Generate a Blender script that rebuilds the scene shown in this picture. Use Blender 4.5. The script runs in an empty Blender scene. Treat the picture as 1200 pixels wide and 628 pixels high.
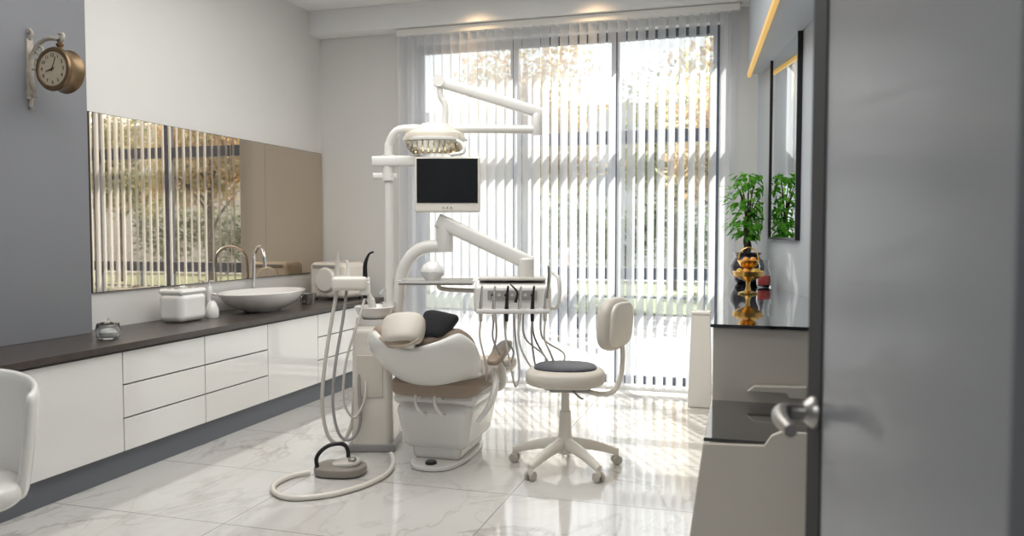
import bpy, bmesh, math, random
from mathutils import Vector, Matrix
random.seed(7)
S=bpy.context.scene
C=S.collection
R=math.radians
S.view_settings.view_transform='Standard'

# ---------------------------------------------------------------- materials
def pmat(name,col,rough=.5,metal=0.0,trans=0.0,emis=None,estr=0.0,coat=0.0,sheen=0.0,bump=0.0,bscale=200,var=0.0,vscale=3.0,ior=1.45,alpha=1.0):
    m=bpy.data.materials.new(name); m.use_nodes=True
    nt=m.node_tree; b=nt.nodes['Principled BSDF']
    b.inputs['Base Color'].default_value=(*col,1)
    b.inputs['Roughness'].default_value=rough
    b.inputs['Metallic'].default_value=metal
    b.inputs['Transmission Weight'].default_value=trans
    b.inputs['IOR'].default_value=ior
    b.inputs['Coat Weight'].default_value=coat
    b.inputs['Coat Roughness'].default_value=.05
    b.inputs['Sheen Weight'].default_value=sheen
    b.inputs['Alpha'].default_value=alpha
    if emis: 
        b.inputs['Emission Color'].default_value=(*emis,1); b.inputs['Emission Strength'].default_value=estr
    if var or bump:
        tc=nt.nodes.new('ShaderNodeTexCoord'); nz=nt.nodes.new('ShaderNodeTexNoise')
        nt.links.new(tc.outputs['Object'],nz.inputs['Vector'])
    if var:
        nz.inputs['Scale'].default_value=vscale; nz.inputs['Detail'].default_value=6
        mx=nt.nodes.new('ShaderNodeMix'); mx.data_type='RGBA'
        mx.inputs['A'].default_value=(*[c*(1-var) for c in col],1); mx.inputs['B'].default_value=(*[min(1,c*(1+var)) for c in col],1)
        nt.links.new(nz.outputs['Fac'],mx.inputs['Factor']); nt.links.new(mx.outputs['Result'],b.inputs['Base Color'])
    if bump:
        n2=nt.nodes.new('ShaderNodeTexNoise'); n2.inputs['Scale'].default_value=bscale
        nt.links.new(tc.outputs['Object'],n2.inputs['Vector'])
        bp=nt.nodes.new('ShaderNodeBump'); bp.inputs['Strength'].default_value=bump; bp.inputs['Distance'].default_value=.002
        nt.links.new(n2.outputs['Fac'],bp.inputs['Height']); nt.links.new(bp.outputs['Normal'],b.inputs['Normal'])
    return m

M={}
M['wall']=pmat('wall_paint',(.71,.70,.68),.75,var=.02,bump=.15)
M['wallcool']=pmat('cool_wall_paint',(.50,.535,.58),.7,var=.02,bump=.15)
M['column']=pmat('grey_paint',(.20,.205,.222),.6,var=.03,bump=.1)
M['ceil']=pmat('ceiling_paint',(.85,.85,.85),.8)
M['white']=pmat('glossy_white_lacquer',(.81,.80,.78),.10,coat=.7)
M['body']=pmat('cabinet_body',(.25,.25,.24),.5)
M['gap']=pmat('dark_gap',(.03,.03,.03),.6)
M['plinth']=pmat('grey_plinth',(.14,.15,.17),.45)
M['top']=pmat('dark_brown_worktop',(.065,.053,.048),.3,var=.3,vscale=25)
M['mirror']=pmat('bronze_mirror',(.64,.55,.45),.01,1.0)
M['mirror2']=pmat('silver_mirror',(.80,.84,.87),.02,1.0)
M['plastic']=pmat('warm_white_plastic',(.77,.73,.66),.25,coat=.3)
M['plasticw']=pmat('clean_white_plastic',(.80,.785,.75),.2,coat=.3)
M['beige']=pmat('beige_plastic',(.50,.42,.33),.35)
M['lampshade']=pmat('pale_lamp_housing',(.66,.60,.51),.25,coat=.3)
M['uph']=pmat('taupe_upholstery',(.34,.26,.20),.45,bump=.2)
M['uphl']=pmat('light_upholstery',(.64,.59,.52),.4,bump=.1)
M['charcoal']=pmat('charcoal_upholstery',(.06,.06,.075),.5,bump=.2)
M['black']=pmat('black_plastic',(.012,.012,.014),.3)
M['blackc']=pmat('black_cloth',(.010,.010,.012),.8,sheen=.1)
M['screen']=pmat('black_screen',(.004,.004,.005),.10)
M['bglass']=pmat('black_glass',(.008,.009,.011),.02,coat=1.0)
M['steel']=pmat('chrome',(.75,.76,.78),.12,1.0)
M['steelb']=pmat('brushed_steel',(.42,.40,.38),.32,1.0)
M['brass']=pmat('aged_brass',(.20,.135,.075),.42,.8,var=.35,vscale=20)
M['gold']=pmat('gold_metal',(.75,.47,.14),.22,1.0)
M['cream']=pmat('cream_enamel',(.50,.43,.32),.5,var=.12,vscale=30)
M['creamw']=pmat('weathered_cream_iron',(.42,.38,.32),.6,var=.35,vscale=40)
M['ink']=pmat('black_ink',(.01,.01,.01),.5)
M['glass']=pmat('clear_glass',(.95,.97,.97),.02,trans=1.0)
M['ceramic']=pmat('white_ceramic',(.84,.83,.81),.08,coat=.6)
M['frame']=pmat('blue_grey_aluminium',(.09,.105,.135),.45,.1)
M['dframe']=pmat('dark_door_stile',(.012,.013,.015),.75)
M['panel']=pmat('beige_lacquer',(.58,.53,.46),.25,coat=.3)
M['hose']=pmat('light_grey_hose',(.60,.57,.52),.4)
M['hosed']=pmat('grey_hose',(.34,.33,.32),.4)
M['castor']=pmat('pale_castor_plastic',(.50,.47,.42),.4)
M['lens']=pmat('lamp_lens',(.85,.80,.70),.08,trans=.85)
M['led']=pmat('lamp_reflector',(.85,.75,.5),.15,.8)
M['potm']=pmat('dark_glazed_pot',(.02,.02,.028),.1,coat=.8)
M['soil']=pmat('soil',(.05,.035,.025),.9)
M['orange']=pmat('orange_fruit',(.80,.33,.05),.3)
M['yellow']=pmat('yellow_fruit',(.80,.52,.08),.3)
M['red']=pmat('red_candy',(.6,.03,.02),.3)
M['amber']=pmat('amber_led',(.6,.38,.12),.4,emis=(1,.60,.16),estr=.5)
M['warmlamp']=pmat('warm_lamp',(1,.9,.75),.4,emis=(1,.72,.42),estr=12)
M['pave']=pmat('pale_pavement',(.20,.198,.195),.9,var=.15,vscale=.6)
M['grass']=pmat('lawn',(.14,.16,.10),.95,var=.25,vscale=2.0)
M['bark']=pmat('bark',(.06,.045,.035),.9,var=.3,vscale=12)
M['skin']=pmat('skin',(.62,.40,.30),.5)
M['jacket']=pmat('navy_jacket',(.010,.014,.03),.8)
M['jeans']=pmat('blue_jeans',(.02,.03,.055),.85)
M['hair']=pmat('grey_hair',(.42,.42,.42),.7)
M['shoe']=pmat('dark_shoe',(.03,.03,.03),.5)
M['housem']=pmat('pale_render',(.42,.41,.40),.9,var=.08)
M['housew']=pmat('window_panes',(.20,.21,.22),.4)
M['doorleaf']=pmat('satin_grey_door_lacquer',(.205,.215,.232),.32,coat=.1,var=.12,vscale=2.5)
M['pedal']=pmat('grey_brown_pedal',(.28,.25,.22),.35)

def leafmat(name,c1,c2,c3,sc=1.5):
    m=bpy.data.materials.new(name); m.use_nodes=True; nt=m.node_tree; nt.nodes.clear()
    out=nt.nodes.new('ShaderNodeOutputMaterial'); d=nt.nodes.new('ShaderNodeBsdfDiffuse'); t=nt.nodes.new('ShaderNodeBsdfTranslucent')
    mx=nt.nodes.new('ShaderNodeMixShader'); mx.inputs[0].default_value=.5
    tc=nt.nodes.new('ShaderNodeTexCoord'); nz=nt.nodes.new('ShaderNodeTexNoise'); nz.inputs['Scale'].default_value=sc; nz.inputs['Detail'].default_value=5
    cr=nt.nodes.new('ShaderNodeValToRGB'); e=cr.color_ramp.elements
    e[0].position=.38; e[0].color=(*c1,1); e[1].position=.62; e[1].color=(*c3,1); n=e.new(.5); n.color=(*c2,1)
    L=nt.links.new
    L(tc.outputs['Object'],nz.inputs['Vector']); L(nz.outputs['Fac'],cr.inputs['Fac'])
    L(cr.outputs['Color'],d.inputs['Color']); L(cr.outputs['Color'],t.inputs['Color'])
    L(d.outputs[0],mx.inputs[1]); L(t.outputs[0],mx.inputs[2]); L(mx.outputs[0],out.inputs['Surface'])
    return m
M['autumn']=leafmat('autumn_leaves',(.46,.30,.17),(.52,.40,.23),(.42,.42,.26))
M['autumn2']=leafmat('yellow_green_leaves',(.48,.40,.24),(.38,.39,.23),(.24,.29,.17))
M['green']=leafmat('green_leaves',(.11,.15,.09),(.18,.22,.13),(.28,.29,.18))
M['plant']=leafmat('houseplant_leaves',(.05,.20,.02),(.10,.34,.04),(.22,.50,.08),12)

def slatmat():
    m=bpy.data.materials.new('blind_fabric'); m.use_nodes=True; nt=m.node_tree; nt.nodes.clear()
    out=nt.nodes.new('ShaderNodeOutputMaterial'); d=nt.nodes.new('ShaderNodeBsdfDiffuse'); t=nt.nodes.new('ShaderNodeBsdfTranslucent')
    d.inputs['Color'].default_value=(.68,.69,.72,1); t.inputs['Color'].default_value=(.70,.71,.74,1)
    mx=nt.nodes.new('ShaderNodeMixShader'); mx.inputs[0].default_value=.42
    tr=nt.nodes.new('ShaderNodeBsdfTransparent'); m2=nt.nodes.new('ShaderNodeMixShader'); m2.inputs[0].default_value=.28
    L=nt.links.new
    L(d.outputs[0],mx.inputs[1]); L(t.outputs[0],mx.inputs[2]); L(mx.outputs[0],m2.inputs[1]); L(tr.outputs[0],m2.inputs[2]); L(m2.outputs[0],out.inputs['Surface'])
    return m
M['slat']=slatmat()
def panemat():
    m=bpy.data.materials.new('window_glass'); m.use_nodes=True; nt=m.node_tree; nt.nodes.clear()
    out=nt.nodes.new('ShaderNodeOutputMaterial'); d=nt.nodes.new('ShaderNodeBsdfTransparent'); t=nt.nodes.new('ShaderNodeBsdfGlossy'); t.inputs['Roughness'].default_value=.02
    d.inputs['Color'].default_value=(.96,.98,.98,1)
    mx=nt.nodes.new('ShaderNodeMixShader'); mx.inputs[0].default_value=.06
    nt.links.new(d.outputs[0],mx.inputs[1]); nt.links.new(t.outputs[0],mx.inputs[2]); nt.links.new(mx.outputs[0],out.inputs['Surface'])
    return m
M['pane']=panemat()
def marble():
    m=bpy.data.materials.new('polished_marble_tiles'); m.use_nodes=True; nt=m.node_tree; b=nt.nodes['Principled BSDF']; N=nt.nodes.new; L=nt.links.new
    tc=N('ShaderNodeTexCoord'); 
    def vein(scale,dist,width,off):
        mp=N('ShaderNodeMapping'); mp.inputs['Location'].default_value=off; mp.inputs['Rotation'].default_value=(0,0,.6); mp.inputs['Scale'].default_value=(1,.55,1)
        L(tc.outputs['Object'],mp.inputs['Vector'])
        nz=N('ShaderNodeTexNoise'); nz.inputs['Scale'].default_value=scale; nz.inputs['Detail'].default_value=7; nz.inputs['Distortion'].default_value=dist; nz.inputs['Roughness'].default_value=.55
        L(mp.outputs[0],nz.inputs['Vector'])
        s=N('ShaderNodeMath'); s.operation='SUBTRACT'; s.inputs[1].default_value=.5; L(nz.outputs['Fac'],s.inputs[0])
        a=N('ShaderNodeMath'); a.operation='ABSOLUTE'; L(s.outputs[0],a.inputs[0])
        r=N('ShaderNodeMapRange'); r.inputs['From Min'].default_value=0; r.inputs['From Max'].default_value=width; r.inputs['To Min'].default_value=1; r.inputs['To Max'].default_value=0
        L(a.outputs[0],r.inputs['Value']); return r.outputs[0]
    v1=vein(.9,1.2,.018,(0,0,0)); v2=vein(2.2,1.2,.024,(5,3,0))
    n3=N('ShaderNodeTexNoise'); n3.inputs['Scale'].default_value=1.1; L(tc.outputs['Object'],n3.inputs['Vector'])
    r3=N('ShaderNodeMapRange'); r3.inputs['From Min'].default_value=.36; r3.inputs['From Max'].default_value=.58; L(n3.outputs['Fac'],r3.inputs['Value'])
    m1=N('ShaderNodeMath'); m1.operation='MULTIPLY'; m1.inputs[1].default_value=.55; L(v1,m1.inputs[0])
    m2=N('ShaderNodeMath'); m2.operation='MULTIPLY'; m2.inputs[1].default_value=.30; L(v2,m2.inputs[0])
    ad=N('ShaderNodeMath'); ad.operation='ADD'; L(m1.outputs[0],ad.inputs[0]); L(m2.outputs[0],ad.inputs[1]); ad.use_clamp=True
    mm=N('ShaderNodeMath'); mm.operation='MULTIPLY'; L(ad.outputs[0],mm.inputs[0]); L(r3.outputs[0],mm.inputs[1])
    mx=N('ShaderNodeMix'); mx.data_type='RGBA'; mx.inputs['A'].default_value=(.64,.625,.60,1); mx.inputs['B'].default_value=(.29,.26,.23,1)
    L(mm.outputs[0],mx.inputs['Factor'])
    br=N('ShaderNodeTexBrick'); br.offset=0; br.inputs['Scale'].default_value=1; br.inputs['Brick Width'].default_value=1.2; br.inputs['Row Height'].default_value=.8; br.inputs['Mortar Size'].default_value=.003; br.inputs['Mortar Smooth'].default_value=0
    L(tc.outputs['Object'],br.inputs['Vector'])
    mg=N('ShaderNodeMix'); mg.data_type='RGBA'; mg.inputs['B'].default_value=(.28,.27,.26,1)
    L(br.outputs['Fac'],mg.inputs['Factor']); L(mx.outputs['Result'],mg.inputs['A']); L(mg.outputs['Result'],b.inputs['Base Color'])
    b.inputs['Roughness'].default_value=.10; b.inputs['Coat Weight'].default_value=.5; b.inputs['Coat Roughness'].default_value=.05
    return m
M['marble']=marble()

# ---------------------------------------------------------------- helpers
OFF={}
def finish(name,bm,mat,parent=None,loc=(0,0,0),rot=(0,0,0),smooth=True,wn=False,**pr):
    bmesh.ops.recalc_face_normals(bm,faces=bm.faces)
    me=bpy.data.meshes.new(name); bm.to_mesh(me); bm.free()
    mats=mat if isinstance(mat,(list,tuple)) else [mat]
    for k in mats: me.materials.append(M[k])
    if smooth:
        for p in me.polygons: p.use_smooth=True
        me.set_sharp_from_angle(angle=R(38))
    o=bpy.data.objects.new(name,me); C.objects.link(o)
    if wn:
        w_=o.modifiers.new('w','WEIGHTED_NORMAL'); w_.keep_sharp=True; w_.weight=100
    l=Vector(loc)
    if parent:
        o.parent=parent; l2=l-OFF.get(parent.name,Vector((0,0,0)))
    else: l2=l
    o.location=l2; o.rotation_euler=rot
    if parent: OFF[o.name]=l.copy()
    else: OFF[o.name]=Vector((0,0,0))
    for k,v in pr.items(): o[k]=v
    return o
def root(name,loc,rotz,label,category,**pr):
    o=bpy.data.objects.new(name,None); o.empty_display_size=.1; C.objects.link(o); o.location=loc; o.rotation_euler=(0,0,rotz)
    o['label']=label; o['category']=category
    for k,v in pr.items(): o[k]=v
    OFF[o.name]=Vector((0,0,0))
    return o
def bbox(lo,hi,bev=0,seg=2):
    bm=bmesh.new(); bmesh.ops.create_cube(bm,size=1)
    lo=Vector(lo);hi=Vector(hi); d=hi-lo
    for v in bm.verts: v.co=Vector((v.co.x*d.x,v.co.y*d.y,v.co.z*d.z))
    if bev: bmesh.ops.bevel(bm,geom=bm.edges[:],offset=min(bev,min(d)*.49),segments=seg,profile=.5,affect='EDGES')
    return bm,(lo+hi)/2
def box(name,lo,hi,mat,parent=None,bev=.003,seg=2,rot=(0,0,0),**pr):
    bm,c=bbox(lo,hi,bev,seg); return finish(name,bm,mat,parent,c,rot,wn=bool(bev),smooth=bool(bev),**pr)
def add_box(bm,lo,hi):
    lo=Vector(lo);hi=Vector(hi)
    r=bmesh.ops.create_cube(bm,size=1); d=hi-lo; c=(lo+hi)/2
    for v in r['verts']: v.co=Vector((v.co.x*d.x,v.co.y*d.y,v.co.z*d.z))+c
def multibox(name,boxes,mat,parent=None,**pr):
    bm=bmesh.new()
    for lo,hi in boxes: add_box(bm,lo,hi)
    return finish(name,bm,mat,parent,smooth=False,**pr)
def prism(name,pts,z0,z1,mat,parent=None,bev=0,**pr):
    bm=bmesh.new(); vs=[bm.verts.new((p[0],p[1],z0)) for p in pts]; f=bm.faces.new(vs)
    r=bmesh.ops.extrude_face_region(bm,geom=[f])
    for v in [g for g in r['geom'] if isinstance(g,bmesh.types.BMVert)]: v.co.z=z1
    if bev: bmesh.ops.bevel(bm,geom=bm.edges[:],offset=bev,segments=1,profile=.5,affect='EDGES')
    return finish(name,bm,mat,parent,smooth=False,**pr)
def plate(name,pts,y0,y1,mat,parent=None,bev=0,loc=(0,0,0),rot=(0,0,0),**pr):
    bm=bmesh.new(); vs=[bm.verts.new((p[0],y0,p[1])) for p in pts]; f=bm.faces.new(vs)
    r=bmesh.ops.extrude_face_region(bm,geom=[f])
    for v in [g for g in r['geom'] if isinstance(g,bmesh.types.BMVert)]: v.co.y=y1
    if bev: bmesh.ops.bevel(bm,geom=bm.edges[:],offset=bev,segments=1,profile=.5,affect='EDGES')
    return finish(name,bm,mat,parent,loc,rot,smooth=False,**pr)
def lathe(name,prof,mat,parent=None,loc=(0,0,0),rot=(0,0,0),n=32,sx=1,sy=1,**pr):
    bm=bmesh.new(); rings=[]
    for r,z in prof:
        if r<1e-5: rings.append([bm.verts.new((0,0,z))])
        else: rings.append([bm.verts.new((r*sx*math.cos(2*math.pi*i/n),r*sy*math.sin(2*math.pi*i/n),z)) for i in range(n)])
    for a,b in zip(rings,rings[1:]):
        for i in range(n):
            j=(i+1)%n
            if len(a)==1 and len(b)==1: continue
            if len(a)==1: bm.faces.new((a[0],b[i],b[j]))
            elif len(b)==1: bm.faces.new((a[i],a[j],b[0]))
            else: bm.faces.new((a[i],a[j],b[j],b[i]))
    for rg in (rings[0],rings[-1]):
        if len(rg)>1:
            try: bm.faces.new(rg)
            except: pass
    return finish(name,bm,mat,parent,loc,rot,**pr)
def sup(name,ax,mat,parent=None,loc=(0,0,0),rot=(0,0,0),e1=.5,e2=.5,nu=32,nv=16,fn=None,**pr):
    def c(w,e): v=math.cos(w); return math.copysign(abs(v)**e,v)
    def s(w,e): v=math.sin(w); return math.copysign(abs(v)**e,v)
    bm=bmesh.new(); rings=[]
    for j in range(nv+1):
        v=-math.pi/2+math.pi*j/nv
        if j in (0,nv): rings.append([bm.verts.new((0,0,ax[2]*(-1 if j==0 else 1)))]); continue
        rings.append([bm.verts.new((ax[0]*c(v,e1)*c(2*math.pi*i/nu,e2),ax[1]*c(v,e1)*s(2*math.pi*i/nu,e2),ax[2]*s(v,e1))) for i in range(nu)])
    for a,b in zip(rings,rings[1:]):
        for i in range(nu):
            k=(i+1)%nu
            if len(a)==1: bm.faces.new((a[0],b[k],b[i]))
            elif len(b)==1: bm.faces.new((a[i],a[k],b[0]))
            else: bm.faces.new((a[i],a[k],b[k],b[i]))
    if fn:
        for v in bm.verts: v.co=fn(v.co)
    o=finish(name,bm,mat,parent,loc,rot,**pr)
    return o
def catmull(P,res):
    P=[Vector(p) for p in P]
    if len(P)<3 or res<=1: return P
    out=[]
    Q=[2*P[0]-P[1]]+P+[2*P[-1]-P[-2]]
    for i in range(1,len(Q)-2):
        for k in range(res):
            t=k/res; a,b,c,d=Q[i-1],Q[i],Q[i+1],Q[i+2]
            out.append(.5*((2*b)+(c-a)*t+(2*a-5*b+4*c-d)*t*t+(3*b-a-3*c+d)*t**3))
    out.append(P[-1]); return out
def sweep_into(bm,P,r,n=12,res=6,w=None,h=None,ex=1.0,ref=None):
    pts=catmull(P,res); m=len(pts)
    rl=r if isinstance(r,(list,tuple)) else [r,r]
    rings=[]; N=None
    for i,p in enumerate(pts):
        T=(pts[min(i+1,m-1)]-pts[max(i-1,0)]).normalized()
        if ref is not None: N=Vector(ref); N=(N-T*N.dot(T)).normalized()
        elif N is None:
            N=Vector((0,0,1)) if abs(T.z)<.9 else Vector((1,0,0)); N=(N-T*N.dot(T)).normalized()
        else: N=(N-T*N.dot(T)).normalized()
        B=T.cross(N)
        f=i/(m-1)*(len(rl)-1); k=min(int(f),len(rl)-2); rr=rl[k]+(rl[k+1]-rl[k])*(f-k)
        ring=[]
        for j in range(n):
            a=2*math.pi*j/n; ca=math.copysign(abs(math.cos(a))**ex,math.cos(a)); sa=math.copysign(abs(math.sin(a))**ex,math.sin(a))
            hh=(h or 1)*rr; ww=(w or 1)*rr
            ring.append(bm.verts.new(p+N*ca*hh+B*sa*ww))
        rings.append(ring)
    for a,b in zip(rings,rings[1:]):
        for j in range(n):
            k=(j+1)%n; bm.faces.new((a[j],a[k],b[k],b[j]))
    bm.faces.new(rings[0][::-1]); bm.faces.new(rings[-1])
def sweep(name,P,r,mat,parent=None,**kw):
    keys=('n','res','w','h','ex','ref'); a={k:kw.pop(k) for k in keys if k in kw}
    bm=bmesh.new(); P=[Vector(p) for p in P]; o=P[0].copy()
    sweep_into(bm,[p-o for p in P],r,**a)
    return finish(name,bm,mat,parent,o,**kw)
def sheet(name,f,nu,nv,mat,parent,thick,loc=(0,0,0),**pr):
    bm=bmesh.new(); g=[[bm.verts.new(f(i/nu,j/nv)) for i in range(nu+1)] for j in range(nv+1)]
    for j in range(nv):
        for i in range(nu): bm.faces.new((g[j][i],g[j][i+1],g[j+1][i+1],g[j+1][i]))
    o=finish(name,bm,mat,parent,loc,**pr)
    for p in o.data.polygons: p.use_smooth=True
    md=o.modifiers.new('s','SOLIDIFY'); md.thickness=thick; md.offset=0
    m2=o.modifiers.new('b','SUBSURF'); m2.levels=1; m2.render_levels=1
    return o
def leaves(bm,c,rad,n,size,seed=0,shell=.35):
    rnd=random.Random(seed); c=Vector(c)
    for _ in range(n):
        d=Vector((rnd.gauss(0,1),rnd.gauss(0,1),rnd.gauss(0,1))).normalized()
        q=shell+(1-shell)*rnd.random()
        p=c+Vector((d.x*rad[0],d.y*rad[1],d.z*rad[2]))*q
        u=Vector((rnd.gauss(0,1),rnd.gauss(0,1),rnd.gauss(0,1))).normalized(); w=u.orthogonal().normalized()
        s=size*(.6+.8*rnd.random())
        bm.faces.new([bm.verts.new(p+a) for a in (-u*s,w*s*.45,u*s,-w*s*.45)])

ST=dict(kind='structure')
# ---------------------------------------------------------------- room shell
WX=-4.05; YB=7.0; ZC=3.5
def wx(y): return .05+.165*(7.05-y)
prism('floor',[(-4.3,-2.6),(2.0,-2.6),(2.0,7.2),(-4.3,7.2)],-.12,0,'marble',**ST)
prism('ceiling',[(-4.3,-2.6),(2.0,-2.6),(2.0,7.3),(-4.3,7.3)],ZC,ZC+.12,'ceil',**ST)
box('wall_left',(WX-.2,-2.6,0),(WX,YB,ZC),'wall',bev=0,**ST)
box('wall_column',(WX,.9,.77),(-3.92,3.98,ZC),'column',bev=.004,**ST)
WX0,WX1,WZ0,WZ1=-3.08,-.25,.04,3.17
multibox('wall_back',[((-4.25,YB,0),(WX0,YB+.25,ZC)),((WX1,YB,0),(1.2,YB+.25,ZC)),((WX0,YB,WZ1),(WX1,YB+.25,ZC)),((WX0,YB,-.1),(WX1,YB+.25,WZ0))],'wall',**ST)
prism('wall_right',[(wx(7.0),7.0),(wx(.6),.6),(wx(.6)+.2,.6),(wx(7.0)+.2,7.0)],0,ZC,'wallcool',**ST)
multibox('wall_front',[((-4.05,.6,0),(-1.15,.78,ZC)),((.27,.6,0),(2.0,.78,ZC)),((-1.15,.6,2.35),(.27,.78,ZC))],'wallcool',**ST)
multibox('wall_hall_blocker',[((-4.05,-2.6,0),(2.0,-2.45,ZC)),((1.85,-2.45,0),(2.0,.6,ZC))],'wallcool',**ST)  # unseen hall walls, added to block sky light entering from behind the camera
box('trim_1',(WX,6.8,3.28),(.05,YB,ZC),'ceil',bev=.004,**ST)
prism('trim_2',[(-.02,6.8),(.38,.8),(wx(.8)-.005,.8),(wx(6.8)-.005,6.8)],2.68,ZC,'wallcool',**ST)
prism('trim_3',[(-.028,6.8),(.372,.8),(.398,.8),(-.002,6.8)],2.655,2.695,'amber',**ST)
box('baseboard_back',(-3.35,6.985,0),(-3.09,7.0,.08),'white',bev=.002,**ST)

# window
w=root('window_1',(0,YB+.14,0),0,'tall blue-grey aluminium framed window wall with three bays','window',kind='structure')
bx=[]
for x in (WX0,-2.13,-1.19,WX1-.06): bx.append(((x,-.04,WZ0),(x+.06,.04,WZ1)))
for z,h in ((WZ0,.07),(.98,.10),(2.19,.11),(WZ1-.07,.07)): bx.append(((WX0,-.038,z),(WX1,.038,z+h)))
multibox('window_frame',bx,'frame',w)
box('window_pane',(WX0+.01,-.004,WZ0+.01),(WX1-.01,.004,WZ1-.01),'pane',w,bev=0)

# vertical blind
bl=root('vertical_blind',(0,6.87,0),0,'sheer pale grey fabric vertical blind with angled slats','blind')
box('headrail',(-3.16,-.03,3.215),(-.09,.03,3.275),'plasticw',bl)
bm=bmesh.new(); nS=36; pitch=3.05/nS; a=R(64)
for i in range(nS):
    x0=-3.14+pitch*(i+.5); aa=a+R(random.uniform(-5,5)); d=Vector((math.cos(aa),math.sin(aa),0)); nn=Vector((-d.y,d.x,0))
    cols=[]
    for k in range(7):
        s=(k/6-.5)*.116; b=(1-(2*k/6-1)**2)*.010
        p=Vector((x0,0,0))+d*s+nn*b
        cols.append((bm.verts.new(p+Vector((0,0,.05))),bm.verts.new(p+Vector((0,0,3.215)))))
    for (p,q),(r_,s_) in zip(cols,cols[1:]): bm.faces.new((p,r_,s_,q))
finish('slats',bm,'slat',bl)
sweep('pull_cord',[(-3.12,-.075,3.2),(-3.12,-.075,2.0),(-3.12,-.075,1.0)],.003,'plasticw',bl,res=1)

# downlights
for x in (-2.35,-1.29):
    d=root('downlight',(x,6.60,ZC),0,'small round recessed warm ceiling downlight','lamp',group='ceiling downlights')
    lathe('lamp_ring',[(.03,-.001),(.045,-.001),(.048,-.008),(.03,-.010)],'steelb',d)
    lathe('bulb',[(0,-.004),(.03,-.004),(.03,-.002),(0,-.002)],'warmlamp',d)
    L=bpy.data.lights.new('downlight_glow','SPOT'); L.energy=28; L.color=(1,.66,.34); L.spot_size=R(130); L.spot_blend=1; L.shadow_soft_size=.09
    lo=bpy.data.objects.new('lamp_glow',L); C.objects.link(lo); lo.parent=d; lo.location=(0,0,-.03)

# ---------------------------------------------------------------- left run of cabinets
CT=.77
def cabinet(y0,y1,kind):
    nm='white gloss handleless base cabinet with '+('three drawers' if kind=='d' else 'a flat door')
    c=root('base_cabinet',(-3.7,(y0+y1)/2,0),0,nm,'cabinet',group='base cabinets under the worktop')
    hw=(y1-y0)/2
    box('cabinet_body',(-.335,-hw+.001,.15),(.278,hw-.001,.73),'body',c,bev=0)
    g=.004; z0,z1=.146,.722
    if kind=='d':
        h=(z1-z0)/3
        for k in range(3): box('drawer',(.28,-hw+g,z0+h*k+g),(.302,hw-g,z0+h*(k+1)-g),'white',c,bev=.0025)
    else: box('door',(.28,-hw+g,z0+g),(.302,hw-g,z1-g),'white',c,bev=.0025)
for y0,y1,k in ((2.26,2.96,'o'),(2.96,3.66,'o'),(3.66,4.37,'d'),(4.37,5.08,'d'),(5.08,5.79,'o'),(5.79,6.5,'d'),(6.5,6.98,'o')): cabinet(y0,y1,k)
box('cabinet_plinth',(-4.0,2.26,0),(-3.43,6.98,.148),'plinth',bev=.002,label='blue-grey plinth running beneath the white base cabinets',category='plinth')
box('worktop',(-4.045,2.2,.732),(-3.375,6.985,CT),'top',bev=.004,label='long dark brown stone worktop over the white cabinets',category='worktop')
mr=root('wall_mirror',(WX,5.55,1.0),0,'long frameless bronze tinted mirror in panels above the worktop','mirror')
pn=[-1.44,-.48,.47,1.43]
for a_,b_ in zip(pn,pn[1:]): box('mirror_panel',(.005,a_+.001,.01),(.018,b_-.001,1.165),'mirror',mr,bev=0)
box('mirror_backing',(0,-1.445,.005),(.005,1.435,1.17),'gap',mr,bev=0)

# sink
sk=root('vessel_sink',(-3.72,5.50,CT),0,'wide oval white ceramic vessel sink on the dark worktop','sink')
lathe('bowl',[(.0,.0),(.18,.0),(.20,.012),(.29,.04),(.385,.09),(.43,.135),(.445,.155),(.438,.16),(.42,.15),(.34,.09),(.2,.045),(.0,.035)],'ceramic',sk,n=48,sx=.62,sy=1.0)
lathe('drain',[(0,.036),(.025,.036),(.025,.04),(0,.042)],'steel',sk,n=20)
fc=root('faucet',(-4.005,5.79,CT),0,'tall chrome gooseneck faucet behind the sink','faucet')
lathe('faucet_base',[(0,0),(.03,0),(.03,.01),(.02,.02),(.018,.12),(0,.12)],'steel',fc,n=20)
sweep('spout',[(0,0,.1),(0.005,0,.35),(.02,-.01,.44),(.08,-.05,.50),(.15,-.10,.50),(.20,-.14,.44),(.21,-.145,.34)],.014,'steel',fc)
sweep('lever',[(0,.02,.10),(.02,.06,.13),(.03,.10,.15)],.007,'steel',fc)
# container
bb=root('container',(-3.83,4.70,CT),0,'white rounded ceramic box container with lid on the worktop','container')
box('container_body',(-.1,-.14,0),(.1,.14,.205),'ceramic',bb,bev=.045,seg=6)
box('lid',(-.098,-.138,.190),(.098,.138,.235),'ceramic',bb,bev=.022,seg=4)
sup('knob',(.012,.03,.010),'steel',bb,(0,0,.243),e1=.8)
sp=root('soap_dispenser',(-3.78,4.95,CT),0,'small white pump soap dispenser beside the sink','soap dispenser')
lathe('bottle',[(0,0),(.045,0),(.05,.01),(.048,.06),(.03,.11),(.014,.125),(0,.125)],'ceramic',sp,n=24)
sweep('pump',[(0,0,.12),(0,0,.165),(.01,0,.175),(.045,0,.172)],.007,'steel',sp)
s2=root('soap_bottle',(-4.005,5.22,CT),0,'slim white lotion bottle behind the sink','bottle')
lathe('bottle',[(0,0),(.02,0),(.022,.01),(.022,.17),(.016,.2),(.008,.21),(0,.21)],'ceramic',s2,n=24)
sweep('pump',[(0,0,.205),(0,0,.24),(.01,0,.25),(.04,0,.247)],.006,'ceramic',s2)
jr=root('glass_jar',(-3.62,3.79,CT),0,'small clear glass jar with knobbed lid on the worktop','jar')
lathe('jar_body',[(0,0),(.05,0),(.065,.015),(.07,.05),(.062,.085),(.056,.09),(.052,.085),(.06,.05),(.055,.02),(0,.012)],'glass',jr,n=32)
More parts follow.
